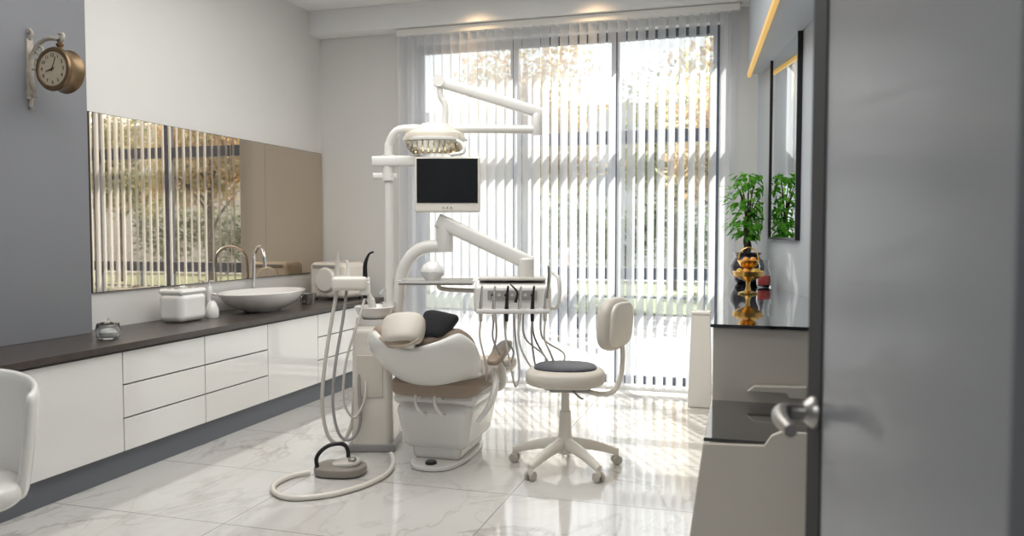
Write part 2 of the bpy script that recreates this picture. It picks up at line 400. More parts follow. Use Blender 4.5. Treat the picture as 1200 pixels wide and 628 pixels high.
lathe('jar_contents',[(0,.014),(.045,.016),(.05,.04),(.04,.05),(0,.055)],'plasticw',jr,n=24)
lathe('jar_lid',[(0,.125),(.008,.12),(.006,.108),(.03,.1),(.062,.093),(.062,.09),(0,.091)],'glass',jr,n=32)
cp=root('steel_cup',(-3.70,6.14,CT),0,'short brushed steel cup beside the sink','cup')
lathe('cup_body',[(0,0),(.05,0),(.06,.005),(.075,.09),(.078,.092),(.072,.09),(.055,.01),(0,.008)],'steelb',cp,n=28)
sweep('handle',[(.0,-.070,.075),(.0,-.105,.07),(.0,-.1,.03),(.0,-.062,.02)],.005,'steelb',cp)
ap=root('autoclave',(-3.70,6.68,CT),R(-8),'rounded white tabletop sterilizing appliance on the worktop','appliance')
box('housing',(-.2,-.18,.015),(.2,.18,.35),'plastic',ap,bev=.05,seg=4)
lathe('round_door',[(0,0),(.11,0),(.115,.012),(.10,.03),(0,.035)],'plasticw',ap,(.0,-.18,.19),(R(90),0,0))
box('control_panel',(-.15,-.188,.295),(.15,-.178,.325),'hosed',ap,bev=.003)
for x,y in ((-.15,-.13),(.15,-.13),(-.15,.13),(.15,.13)): lathe('foot',[(0,0),(.015,0),(.015,.016),(0,.016)],'black',ap,(x,y,0),n=12)

# wall clock
ck=root('wall_clock',(-3.92,3.57,2.30),0,'round double-sided aged brass station clock on scroll bracket','clock')
bm=bmesh.new(); add_box(bm,(0,-.02,-.15),(.014,.02,.19))
sweep_into(bm,[(.012,0,-.12),(.035,0,-.13),(.04,0,-.10),(.02,0,-.05),(.015,0,.05),(.05,0,.13),(.11,0,.175),(.18,0,.18),(.235,0,.165),(.25,0,.195),(.22,0,.205)],[.011,.013,.012,.009],n=10)
sweep_into(bm,[(.014,0,.19),(.03,0,.22),(.012,0,.24),(.002,0,.225)],.010,n=8)
sweep_into(bm,[(.05,0,.125),(.09,0,.09),(.10,0,.13),(.075,0,.145),(.065,0,.125)],.008,n=8)
sweep_into(bm,[(.014,0,-.15),(.008,0,-.19),(.02,0,-.20)],.010,n=8)
sweep_into(bm,[(.02,0,.02),(.07,0,.02),(.085,0,.06),(.055,0,.07),(.05,0,.045)],.007,n=8)
finish('bracket',bm,'creamw',ck)
lathe('clock_case',[(0,-.05),(.09,-.05),(.1,-.058),(.116,-.056),(.122,-.045),(.112,-.03),(.112,.03),(.122,.045),(.116,.056),(.1,.058),(.09,.05),(0,.05)],'brass',ck,(.225,0,-.0),(R(90),0,0),n=48)
lathe('finial',[(0,0),(.024,0),(.012,.015),(.022,.03),(.010,.045),(.016,.055),(0,.07)],'brass',ck,(.225,0,.112),n=16)
lathe('clock_face',[(0,0),(.094,0),(.094,.003),(0,.003)],'cream',ck,(.225,-.0505,0),(R(90),0,0),n=48)
for h in range(1,13):
    cu=bpy.data.curves.new('numeral','FONT'); cu.body=str(h); cu.size=.027; cu.align_x='CENTER'; cu.align_y='CENTER'; cu.extrude=.0005
    to=bpy.data.objects.new('numeral_tmp',cu); C.objects.link(to); bpy.context.view_layer.update()
    me=bpy.data.meshes.new_from_object(to.evaluated_get(bpy.context.evaluated_depsgraph_get()))
    me.transform(Matrix.Rotation(R(90),4,'X'))
    an=R(90-30*h); bm=bmesh.new(); bm.from_mesh(me); bpy.data.objects.remove(to); bpy.data.meshes.remove(me)
    finish('numeral',bm,'ink',ck,(.225+math.cos(an)*.074,-.0545,math.sin(an)*.074),smooth=False)
def hand(nm,L,ang,wd):
    plate(nm,[(-wd,-.012),(wd,-.012),(wd*.5,L),(-wd*.5,L)],-.0008,.0008,'ink',ck,loc=(.225,-.0565,0),rot=(0,ang,0))
hand('hour_hand',.045,R(255),.0035); hand('minute_hand',.068,R(20),.0025)
lathe('hub',[(0,0),(.006,0),(.006,.004),(0,.004)],'brass',ck,(.225,-.056,0),(R(90),0,0),n=12)

# ---------------------------------------------------------------- right side cabinet
rc=root('side_cabinet',(0,0,0),0,'stepped beige-white side cabinet with black glass tops along the wall','cabinet')
XL=-.145; m_=.012
prism('upper_body',[(XL,3.56),(wx(3.56)-m_,3.56),(wx(6.8)-m_,6.8),(XL,6.8)],0,.985,'panel',rc,bev=.004)
prism('upper_glass_top',[(XL-.01,3.54),(wx(3.54)-m_,3.54),(wx(6.8)-m_,6.8),(XL-.01,6.8)],.986,1.0,'bglass',rc,bev=.002,label='black glass top')
prism('lower_body',[(XL+.02,2.90),(wx(2.90)-m_,2.90),(wx(3.55)-m_,3.55),(XL+.02,3.55)],0,.655,'panel',rc,bev=.003)
prism('lower_glass_top',[(XL,2.87),(wx(2.87)-m_,2.87),(wx(3.555)-m_,3.535),(XL,3.535)],.656,.67,'bglass',rc,bev=.002,label='black glass top')
plate('side_panel',[(-.23,0),(.66,0),(.66,.715),(.115,.715),(.085,.70),(.06,.662),(XL,.655)],2.845,2.868,'panel',rc,bev=.003)
plate('ledge',[(.0,.72),(.03,.745),(.24,.752),(.24,.70),(.17,.70),(.16,.72)],3.50,3.54,'panel',rc,bev=.003)

# wall mirror on right
ang=math.atan(.165)
fm=root('framed_mirror',(wx(5.88)-.002,5.88,2.05),ang,'tall thin black framed mirror on the cool grey wall','mirror')
box('mirror_glass',(-.02,-.438,-.69),(-.012,.438,.69),'mirror2',fm,bev=0)
multibox('mirror_frame',[((-.03,-.455,-.705),(0,-.437,.705)),((-.03,.437,-.705),(0,.455,.705)),((-.03,-.437,.687),(0,.437,.705)),((-.03,-.437,-.705),(0,.437,-.687)),((-.012,-.437,-.69),(-.004,.437,.69))],'black',fm)

# plant
pl=root('potted_plant',(-.01,6.42,1.0),0,'airy green houseplant with twisted trunk in dark glazed pot','plant')
lathe('pot',[(0,0),(.07,0),(.085,.01),(.125,.08),(.13,.14),(.10,.20),(.09,.215),(.11,.235),(.105,.24),(.085,.225),(.08,.2),(0,.19)],'potm',pl,n=36)
lathe('soil',[(0,.2),(.082,.2),(.08,.205),(0,.21)],'soil',pl,n=24)
bm=bmesh.new()
for i in range(3):
    P=[(.018*math.cos(i*2.09+k*1.1),.018*math.sin(i*2.09+k*1.1),.2+.045*k) for k in range(7)]
    sweep_into(bm,P,[.016,.012],n=8)
for i in range(8):
    an=i*.8; sweep_into(bm,[(0,0,.45),(.04*math.cos(an),.04*math.sin(an),.56+.02*i),(.08*math.cos(an),.08*math.sin(an),.66+.022*i)],[.007,.003],n=6)
finish('trunk',bm,'bark',pl)
bm=bmesh.new(); rnd=random.Random(3)
for i in range(360):
    z=.36+.50*rnd.random(); an=rnd.random()*6.283; env=.18*math.sin(math.pi*min(.97,max(.12,(z-.30)/.66)))**.7
    rr=env*(.15+.85*rnd.random()); c=Vector((rr*math.cos(an),rr*math.sin(an),z))
    if c.x>.1: c.x=.1
    d=Vector((math.cos(an),math.sin(an),rnd.uniform(-1.2,.6))).normalized(); sd=d.cross(Vector((0,0,1))).normalized(); l=rnd.uniform(.05,.095); wd=l*.22
    up=sd.cross(d)
    if (c+d*l).x>.115: d.x*=.2
    v=[c,c+d*l*.35+sd*wd+up*.004,c+d*l*.7+sd*wd*.8,c+d*l-up*.008,c+d*l*.7-sd*wd*.8,c+d*l*.35-sd*wd+up*.004]
    bm.faces.new([bm.verts.new(p) for p in v])
finish('foliage',bm,'plant',pl,smooth=False)
# gold stand with fruit
gs=root('fruit_stand',(.0,5.35,1.0),0,'gold two-tier pedestal bowl on the black glass top','bowl')
lathe('stand',[(0,0),(.06,0),(.062,.008),(.02,.02),(.012,.05),(.015,.08),(.05,.095),(.092,.115),(.1,.145),(.095,.147),(.085,.12),(.02,.105),(.012,.11),(.012,.16),(.05,.18),(.07,.215),(.066,.217),(.045,.187),(0,.178)],'gold',gs,n=36)
sweep('stand_handle',[(-.066,0,.21),(-.05,0,.27),(0,0,.30),(.05,0,.27),(.066,0,.21)],.004,'gold',gs,n=8)
for i in range(7):
    an=i*6.283/7; k='orange' if i%2 else 'yellow'
    o=lathe(('orange' if i%2 else 'lemon'),[(0,-.023),(.012,-.019),(.021,-.009),(.023,0),(.021,.009),(.012,.019),(0,.023)],k,None,(.0+.058*math.cos(an),5.35+.058*math.sin(an),1.143),n=18)
    o['label']='small '+('orange' if i%2 else 'yellow')+' fruit in the gold pedestal bowl'; o['category']='fruit'; o['group']='fruit in the gold bowl'
for i in range(3):
    an=i*2.1; o=lathe('orange',[(0,-.023),(.012,-.019),(.021,-.009),(.023,0),(.021,.009),(.012,.019),(0,.023)],'orange',None,(.028*math.cos(an),5.35+.028*math.sin(an),1.216),n=18)
    o['label']='small orange fruit in the top gold bowl'; o['category']='fruit'; o['group']='fruit in the gold bowl'
cj=root('candy_jar',(.11,6.0,1.0),0,'clear glass jar half filled with red sweets','jar')
lathe('jar_glass',[(0,0),(.045,0),(.055,.02),(.055,.10),(.035,.15),(.045,.2),(.042,.2),(.031,.15),(.051,.10),(.050,.02),(0,.008)],'glass',cj,n=28)
lathe('red_sweets',[(0,.01),(.044,.02),(.048,.05),(.044,.085),(0,.09)],'red',cj,n=24)
# bin by window
bn=root('waste_bin',(-.36,6.53,0),0,'tall narrow white waste bin near the window','bin')
bm,c=bbox((-.095,-.1,0),(.095,.1,.74),.012)
for v in bm.verts:
    k=.76+.24*(.34-v.co.z)/.68; v.co.x*=k; v.co.y*=k
finish('bin_body',bm,'plasticw',bn,c,wn=True)
box('bin_lid',(-.075,-.08,.742),(.075,.08,.765),'plasticw',bn,bev=.008)

# ---------------------------------------------------------------- entrance door
p0=Vector((.118,1.66)); p1=Vector((.235,.83)); d=(p0-p1); Ld=d.length; 
dr=root('door_1',(p1.x,p1.y,0),math.atan2(d.y,d.x),'satin grey door standing open with a dark edge stile','door',kind='structure')
box('door_leaf',(0,-.04,.01),(Ld-.11,0,2.3),'doorleaf',dr,bev=.002)
box('door_stile',(Ld-.11,-.043,.01),(Ld,.003,2.3),'dframe',dr,bev=.002)
hx=Ld-.075; hz=1.06
for sgn in (1,-1):
    y0=.003 if sgn>0 else -.043
    lathe('handle_rose',[(0,0),(.030,0),(.030,.008),(.024,.016),(.018,.022),(0,.022)],'steelb',dr,(hx,y0,hz),(R(-90*sgn),0,0),n=28)
    sweep('lever_handle',[(hx,y0,hz),(hx,y0+sgn*.04,hz),(hx-.01,y0+sgn*.062,hz),(hx-.05,y0+sgn*.072,hz-.003),(hx-.12,y0+sgn*.068,hz-.008)],[.016,.016,.017,.015,.012],'steelb',dr,n=16)
for z in (.25,2.05): lathe('hinge',[(0,0),(.009,0),(.009,.1),(0,.1)],'steelb',dr,(-.008,.005,z),n=12)
multibox('trim_4',[((.245,.59,0),(.285,.80,2.35))],'dframe',**ST)

# ---------------------------------------------------------------- dental chair
dc=root('dental_chair',(-1.80,4.62,0),R(2),'white dental treatment chair with taupe upholstery seen from behind','chair')
sup('floor_plate',(.175,.39,.014),'plasticw',dc,(0,0.01,.014),e1=.25,e2=.75,nu=48)
lathe('foot_button',[(0,0),(.035,0),(.035,.012),(.028,.018),(0,.018)],'black',dc,(.0,-.30,.027),n=24)
box('lift_column',(-.16,-.22,.02),(.16,.27,.20),'plasticw',dc,bev=.05,seg=4)
bm,c=bbox((-.24,-.29,.095),(.24,.34,.39),.07,6)
for v in bm.verts:
    if v.co.z<0: v.co.x*=.88; v.co.y*=.9
finish('pedestal',bm,'plasticw',dc,c,wn=True)
box('seat_shell',(-.265,-.26,.36),(.265,.52,.44),'plasticw',dc,bev=.038,seg=4)
sup('seat_cushion',(.275,.44,.068),'uph',dc,(0,.08,.480),e1=.5,e2=.35)
P0=Vector((0,-.12,.46)); th=R(36); dd=Vector((0,-math.cos(th),math.sin(th))); dn=Vector((0,math.sin(th),math.cos(th)))
def hwid(v):
    pts=[(0,.24),(.15,.27),(.35,.30),(.6,.33),(.8,.335),(.9,.315),(1,.25)]
    for (a,b),(c_,d_) in zip(pts,pts[1:]):
        if v<=c_: return b+(d_-b)*(v-a)/(c_-a)
    return .2
def fb(off,ws,L0,L1,curl):
    def f(u,v):
        x=(2*u-1); hw=hwid(v)*ws; s=L0+(L1-L0)*v
        s2=s-(abs(x)**3)*.07*v-.03*v*math.exp(-(x*3)**2)
        return P0+dd*s2+dn*(off+curl*abs(x)**2.5-.05*math.sin(math.pi*v))+Vector((x*hw-.02*v,0,0))
    return f
sheet('backrest_shell',fb(-.035,1.0,-.03,.58,.14),16,14,'plasticw',dc,.040)
sheet('backrest_cushion',fb(.03,.94,-.0,.57,.11),14,12,'uph',dc,.06)
sup('leg_rest',(.21,.30,.045),'uph',dc,(0,.76,.46),(R(-6),0,0),e1=.5,e2=.4)
box('leg_rest_shell',(-.19,.5,.375),(.19,1.0,.42),'plasticw',dc,bev=.02,seg=3)
box('headrest_bracket',(-.055,-.60,.70),(.015,-.565,.86),'plasticw',dc,bev=.008,rot=(R(30),0,0))
hp=P0+dd*.63+dn*.045+Vector((-.055,0,0))
def hr(co):
    return Vector((co.x*(1-.18*max(0,-co.z)/.1),co.y+.03*(co.x/.12)**2,co.z))
sup('headrest',(.125,.05,.090),'uphl',dc,hp,(R(-40),R(-6),R(6)),e1=.42,e2=.5,fn=hr)
hp2=hp+dn*-.03+dd*-.04+Vector((-.01,-.035,0))
sup('headrest_back',(.075,.03,.055),'uph',dc,hp2,(R(-38),R(-6),R(6)),e1=.4,e2=.4)
sweep('headrest_trim',[hp+Vector((-.115,-.03,-.05)),hp+Vector((-.05,-.06,-.085)),hp+Vector((.05,-.06,-.085)),hp+Vector((.115,-.03,-.05))],.010,'beige',dc,n=8)
for s in (1,-1):
    sweep('armrest_support',[(s*.25,.12,.40),(s*.33,.10,.44),(s*.345,.04,.56),(s*.335,-.0,.63)],.022,'plasticw',dc,n=12)
    sup('armrest',(.045,.19,.030),'uph',dc,(s*.335,.03,.655),(R(12),0,0),e1=.6,e2=.5)
for x in (-.07,.05):
    sweep('release_handle',[(x,-.27,.41),(x-.01,-.33,.45),(x+.0,-.36,.39),(x+.03,-.33,.33),(x+.035,-.28,.32)],.010,'plasticw',dc,n=10)
sweep('side_lever',[(.30,-.02,.54),(.34,-.10,.47),(.32,-.16,.36),(.26,-.2,.27)],[.035,.05,.03],'plasticw',dc,n=14,w=.45)
def cf(co):
    return Vector((co.x*(1+.35*co.z/.09),co.y*(1-.3*abs(co.x)/.1),co.z+.25*co.x*abs(co.x)/.1))
cs=sup('cushion',(.085,.045,.080),'blackc',None,(-1.665,4.13,.875),(R(-30),R(14),R(5)),e1=.42,e2=.42,fn=cf)
cs['label']='small black cloth pillow resting on top of the dental chair back'; cs['category']='cushion'

# ---------------------------------------------------------------- dental unit
du=root('dental_unit',(-2.26,4.75,0),R(16.6),'white dental unit column with lamp, monitor, tray and instrument arms','dental unit')
bm,c=bbox((-.22,-.20,.0),(.05,.14,.80),.05,4)
for v in bm.verts:
    if v.co.z>.2: v.co.x*=.92
finish('unit_column',bm,'plastic',du,c,wn=True)
box('unit_skirt',(-.235,-.215,0),(.065,.155,.05),'hosed',du,bev=.01)
box('column_panel',(-.17,-.208,.35),(-.01,-.198,.62),'uphl',du,bev=.008)
lathe('cup_filler_base',[(0,0),(.115,0),(.125,.02),(.12,.05),(0,.05)],'plasticw',du,(-.085,-.04,.79),n=36)
lathe('spittoon_bowl',[(0,0),(.07,0),(.11,.03),(.13,.075),(.125,.08),(.10,.04),(.05,.015),(0,.012)],'ceramic',du,(-.085,-.06,.84),n=40)
sweep('water_spout',[(-.02,.03,.85),(-.02,.03,.99),(-.03,.0,1.02),(-.05,-.04,1.0)],.008,'steel',du)
sweep('pole',[(0,.03,.78),(0,.03,1.3),(0,.03,1.9),(.008,.03,1.98),(.045,.02,2.045),(.11,.01,2.07),(.3,0,2.07),(.7,0,2.068),(.97,0,2.065)],.028,'plasticw',du,n=16)
lathe('pole_collar',[(.026,0),(.045,0),(.045,.14),(.026,.14)],'plasticw',du,(0,.03,.80),n=24)
lathe('arm_joint',[(0,0),(.03,0),(.034,.01),(.034,.13),(.03,.14),(0,.14)],'plasticw',du,(.97,0,2.03),n=24)
sweep('lamp_spring_arm',[(1.0,0,2.17),(.68,0,2.27),(.33,0,2.375)],.036,'plasticw',du,n=16,res=1,w=.8,ex=.6,ref=(0,0,1))
lathe('arm_knuckle',[(0,0),(.038,0),(.038,.07),(0,.07)],'plasticw',du,(.335,.035,2.375),(R(90),0,0),n=24)
sweep('lamp_yoke',[(.335,0,2.37),(.345,0,2.28),(.375,0,2.22),(.375,0,2.10)],.020,'plasticw',du)
bm=bmesh.new(); rings=[]; n=40
for r,z in ((0.0,.105),(.08,.10),(.10,.085),(.13,.06),(.185,.035),(.20,.0),(.195,-.015),(.0,-.012)):
    rings.append([bm.verts.new((r*1.02*math.copysign(abs(math.cos(t))**.8,math.cos(t)),r*.62*math.copysign(abs(math.sin(t))**.8,math.sin(t)),z)) for t in [6.2832*i/n for i in range(n)]])
for a_,b_ in zip(rings,rings[1:]):
    for i in range(n): bm.faces.new((a_[i],a_[(i+1)%n],b_[(i+1)%n],b_[i]))
bmesh.ops.remove_doubles(bm,verts=bm.verts,dist=1e-5)
lh=finish('lamp_head',bm,'lampshade',du,(.31,-.03,2.0))
lathe('lamp_rim',[(.155,-.01),(.208,-.01),(.212,0),(.208,.010),(.155,.010)],'plasticw',lh,(.31,-.03,1.995),n=40,sx=1.0,sy=.64)
lathe('lamp_lens',[(0,-.004),(.190,-.004),(.178,-.05),(.14,-.085),(0,-.092)],'lens',lh,(.31,-.03,1.985),n=40,sx=1,sy=.62)
for i in range(9):
    x=.31+(i-4)*.034
    box('reflector_vane',(x-.004,-.095,1.915),(x+.004,.035,1.975),'led',lh,bev=0)
sweep('lamp_handle',[(.46,-.12,1.98),(.50,-.16,1.95),(.50,-.17,1.90),(.42,-.17,1.885)],.012,'plasticw',lh)
# monitor
sweep('monitor_arm',[(-.10,.03,1.86),(.06,.0,1.86),(.22,-.03,1.86)],.036,'plasticw',du,n=16,res=1,w=.8,ex=.5,ref=(0,0,1))
sweep('arm_bracket',[(-.10,.03,1.765),(-.02,.03,1.765),(.06,.03,1.765)],.022,'plasticw',du,n=16,res=1,ex=.6,ref=(0,0,1))
lathe('pole_clamp',[(.026,0),(.042,0),(.042,.17),(.026,.17)],'plasticw',du,(0,.03,1.735),n=24)
mo=box('monitor',(.185,-.11,1.525),(.605,-.06,1.880),'plastic',du,bev=.014,seg=3)
box('screen',(.200,-.1145,1.585),(.590,-.108,1.868),'screen',mo,bev=.003)
box('monitor_stand_plate',(.33,-.06,1.64),(.46,-.03,1.85),'plasticw',mo,bev=.01)
for i in range(3): lathe('monitor_button',[(0,0),(.006,0),(.006,.004),(0,.004)],'hosed',mo,(.37+.025*i,-.110,1.555),(R(90),0,0),n=12)
# instrument delivery arm
sweep('riser_tube',[(.05,.06,.78),(.06,.05,1.0),(.09,.03,1.14),(.15,.01,1.245),(.24,0,1.30),(.38,-.02,1.31)],.042,'plasticw',du,n=16)
lathe('elbow_joint',[(0,0),(.05,0),(.055,.01),(.055,.19),(.045,.2),(0,.2)],'plasticw',du,(.37,-.02,1.27),n=28)
sweep('delivery_arm',[(.33,-.03,1.475),(.62,-.08,1.34),(.93,-.13,1.195)],.048,'plasticw',du,n=20,res=1,w=.75,ex=.55,ref=(0,0,1))
lathe('elbow_joint',[(0,0),(.045,0),(.05,.01),(.05,.12),(.04,.13),(0,.13)],'plasticw',du,(.90,-.13,1.105),n=28)
bm,c=bbox((.575,-.36,.90),(1.05,-.06,1.105),.03,4)
for v in bm.verts:
    if v.co.y<-.08 and v.co.z>.03: v.co.z-=.03
dh=finish('delivery_head',bm,'plasticw',du,c,wn=True)
box('head_top_tray',(.60,-.30,1.100),(1.02,-.075,1.115),'hose',dh,bev=.005)
box('control_panel',(.66,-.372,.985),(.96,-.358,1.045),'hosed',dh,bev=.005)
for i in range(7): lathe('button',[(0,0),(.009,0),(.008,.005),(0,.005)],'uphl' if i%2 else 'black',dh,(.69+.04*i,-.372,1.015),(R(90),0,0),n=12)
sweep('grab_handle',[(1.04,-.30,.93),(1.085,-.34,.94),(1.10,-.36,1.03),(1.09,-.35,1.12),(1.06,-.28,1.15)],.012,'plasticw',dh)
box('holder_bar',(.59,-.435,.905),(1.04,-.35,.935),'plasticw',dh,bev=.012)
drop=[.50,.58,.46,.55,.44,.57]; side=[.02,.10,.06,.14,.12,.10]; back=[.70,.76,.82,.88,.94,.99]
for i in range(6):
    u=.62+.078*i
    sweep('handpiece',[(u,-.405,.86),(u,-.41,.93),(u+.004,-.425,1.02),(u+.010,-.44,1.075)],[.011,.013,.009,.006],['black' if i in(2,4) else 'steel'][0],du,n=12)
    z=drop[i]; s=side[i]
    sweep('instrument_hose',[(u,-.405,.87),(u-.005,-.42,.76),(u+.03,-.43,z+.10),(u+s*.6+.02,-.40,z),(u+s+.02,-.34,z+.08),(back[i]+.01,-.26,.74),(back[i],-.2,.91)],.0062,'hosed' if i in (1,4) else 'hose',du,n=8,res=8)
sweep('scaler',[(.83,-.46,.98),(.84,-.48,1.04),(.80,-.50,1.09)],[.010,.007,.004],'black',du,n=10)
sweep('syringe',[(1.02,-.43,1.0),(1.03,-.44,1.12),(1.025,-.45,1.20)],[.009,.009,.004],'steelb',du,n=10)
# tray
sweep('tray_arm',[(.60,-.2,1.03),(.50,-.18,1.03),(.36,-.16,1.04),(.34,-.16,1.07)],.014,'plasticw',du)
tr=box('tray',(.11,-.32,1.072),(.565,-.02,1.085),'steelb',du,bev=.005)
multibox('tray_rim',[((.11,-.325,1.085),(.565,-.318,1.10)),((.11,-.022,1.085),(.565,-.015,1.10)),((.105,-.325,1.072),(.112,-.015,1.10)),((.563,-.325,1.072),(.57,-.015,1.10))],'plasticw',tr)
# assistant holder + suction
sweep('assistant_arm',[(-.12,.0,.95),(-.16,-.05,1.05),(-.22,-.12,1.09)],.022,'plasticw',du)
sweep('assistant_riser',[(-.10,.03,.80),(-.11,.02,.9),(-.12,.0,.96)],.026,'plasticw',du)
box('assistant_holder',(-.33,-.24,1.03),(-.10,-.10,1.12),'plastic',du,bev=.025,seg=3)
sweep('suction_tip',[(-.30,-.17,1.08),(-.30,-.17,1.2),(-.295,-.18,1.27)],[.016,.014,.007],'hose',du,n=12)
sweep('suction_tip',[(-.23,-.17,1.08),(-.23,-.17,1.18),(-.24,-.18,1.22)],[.014,.012,.008],'plasticw',du,n=12)
sweep('curing_light',[(-.12,-.19,.98),(-.12,-.19,1.12),(-.115,-.2,1.20),(-.09,-.21,1.26),(-.06,-.22,1.275)],[.014,.016,.013,.007,.006],'black',du,n=12)
box('curing_light_holder',(-.15,-.22,1.0),(-.09,-.16,1.09),'plasticw',du,bev=.015,seg=3)
sweep('suction_hose',[(-.30,-.17,1.04),(-.33,-.2,.85),(-.37,-.24,.55),(-.385,-.25,.3),(-.35,-.24,.11),(-.28,-.2,.06),(-.22,-.17,.16),(-.20,-.18,.34),(-.19,-.17,.5)],.012,'hose',du,n=12,res=8)
sweep('suction_hose',[(-.24,-.17,1.04),(-.26,-.2,.85),(-.30,-.26,.55),(-.31,-.28,.3),(-.27,-.28,.13),(-.2,-.26,.10),(-.15,-.235,.2),(-.16,-.215,.42),(-.16,-.2,.5)],.010,'hosed',du,n=12,res=8)
sweep('suction_hose',[(-.12,-.19,.99),(-.15,-.26,.85),(-.22,-.3,.6),(-.24,-.3,.36),(-.18,-.28,.24),(-.12,-.25,.34),(-.12,-.2,.46)],.008,'hose',du,n=10,res=8)
cup=root('instrument_bowl',(-2.26+.305*.958+.17*.286,4.75+.305*.286-.17*.958,1.086),0,'white rounded ceramic bowl with lid on the tray','bowl')
lathe('bowl_body',[(0,0),(.04,0),(.045,.008),(.072,.045),(.075,.06),(0,.06)],'ceramic',cup,n=32)
lathe('bowl_lid',[(0,.13),(.03,.127),(.06,.105),(.076,.07),(.076,.062),(0,.062)],'ceramic',cup,n=32)

# foot pedal
fp=root('foot_pedal',(-2.25,4.07,0),R(10),'grey-brown foot control pedal with black guard bar on floor','foot pedal')
sup('pedal_base',(.15,.115,.03),'pedal',fp,(0,0,.030),e1=.4,e2=.75,nu=40)
sup('pedal_plate',(.085,.072,.020),'hose',fp,(.035,0,.066),(0,R(-6),0),e1=.6,e2=.8)
sweep('guard_bar',[(-.11,-.07,.03),(-.12,-.06,.11),(-.07,-.03,.165),(-.0,.0,.175),(.03,.03,.14),(.03,.06,.04)],.012,'black',fp)
sup('knob',(.022,.022,.016),'steelb',fp,(.08,-.03,.090))
pc=sweep('pedal_hose',[(-2.405,3.99,.018),(-2.47,3.91,.016),(-2.48,3.76,.016),(-2.40,3.63,.016),(-2.26,3.58,.016),(-2.10,3.68,.016),(-2.00,3.87,.016),(-1.97,4.08,.016),(-2.02,4.28,.016),(-2.09,4.42,.016),(-2.12,4.47,.018)],.0155,'plastic',None,n=10,res=8)
pc['label']='light beige cable looping across the marble floor from the pedal'; pc['category']='hose'

# ---------------------------------------------------------------- stool
st=root('dentist_stool',(-1.03,4.56,0),R(10),'white upholstered dentist stool with backrest on five-star castor base','stool')
lathe('hub',[(0,.09),(.045,.09),(.055,.11),(.052,.17),(.04,.19),(0,.19)],'plastic',st,n=24)
for i in range(5):
    an=R(20+72*i); d=Vector((math.cos(an),math.sin(an),0)); 
    sweep('base_leg',[d*.03+Vector((0,0,.150)),d*.17+Vector((0,0,.125)),d*.33+Vector((0,0,.075))],[.038,.030,.021],'plastic',st,n=12,w=.9,ex=.8,ref=(0,0,1))
    c=d*.325; q=Vector((-d.y,d.x,0))
    ca=box('castor',(c.x-.014,c.y-.014,.03),(c.x+.014,c.y+.014,.068),'plastic',st,bev=.004)
    for s in(1,-1):
        cc=c+q*s*.019; lathe('wheel',[(0,-.010),(.023,-.010),(.028,-.006),(.028,.006),(.023,.010),(0,.010)],'castor',ca,(cc.x,cc.y,.028),(R(90),0,an),n=20)
lathe('gas_lift',[(0,.17),(.040,.17),(.034,.34),(.026,.345),(.022,.46),(.035,.47),(.05,.48),(0,.48)],'plastic',st,n=24)
box('seat_mechanism',(-.09,-.09,.465),(.15,.09,.495),'hosed',st,bev=.008)
sup('seat',(.235,.215,.058),'uphl',st,(0,0,.548),e1=.55,e2=.75,nu=40)
sup('seat_pad',(.185,.165,.026),'charcoal',st,(0,0,.598),e1=.6,e2=.8,nu=40,label='dark grey seat pad')
sweep('back_bar',[(.08,-.02,.478),(.2,-.02,.45),(.285,-.02,.47),(.325,-.02,.56),(.335,-.02,.70),(.315,-.02,.82)],.015,'plastic',st,n=12,w=1.6)
sup('backrest',(.055,.165,.155),'uphl',st,(.285,-.02,.865),(0,R(4),R(-28)),e1=.7,e2=.7,nu=40)
sup('backrest_shell',(.022,.135,.13),'plastic',st,(.326,-.042,.865),(0,R(4),R(-28)),e1=.6,e2=.6,nu=40)
sweep('lever',[(.05,-.08,.475),(.09,-.2,.465),(.11,-.26,.47)],.006,'steelb',st)

# chair at left edge
lc=root('armchair',(-2.85,2.25,0),R(-40),'white moulded shell chair partly seen beside the cabinets','chair')
def shell(u,v):
    a_=(u-.5)*R(230); r=.25*(1+.10*math.cos(a_))
    z=.36+v*(.44+.05*math.cos(a_)); flare=.80+.28*v-.08*v*v
    return Vector((-math.cos(a_)*r*flare,math.sin(a_)*r*flare,z))
sheet('backrest',shell,20,6,'plasticw',lc,.035)
sup('seat',(.20,.20,.06),'plasticw',lc,(0,0,.40),e1=.6,e2=.8)
lathe('pedestal',[(0,.0),(.22,.0),(.225,.012),(.08,.04),(.035,.07),(.03,.30),(.08,.35),(0,.35)],'plasticw',lc,n=32)

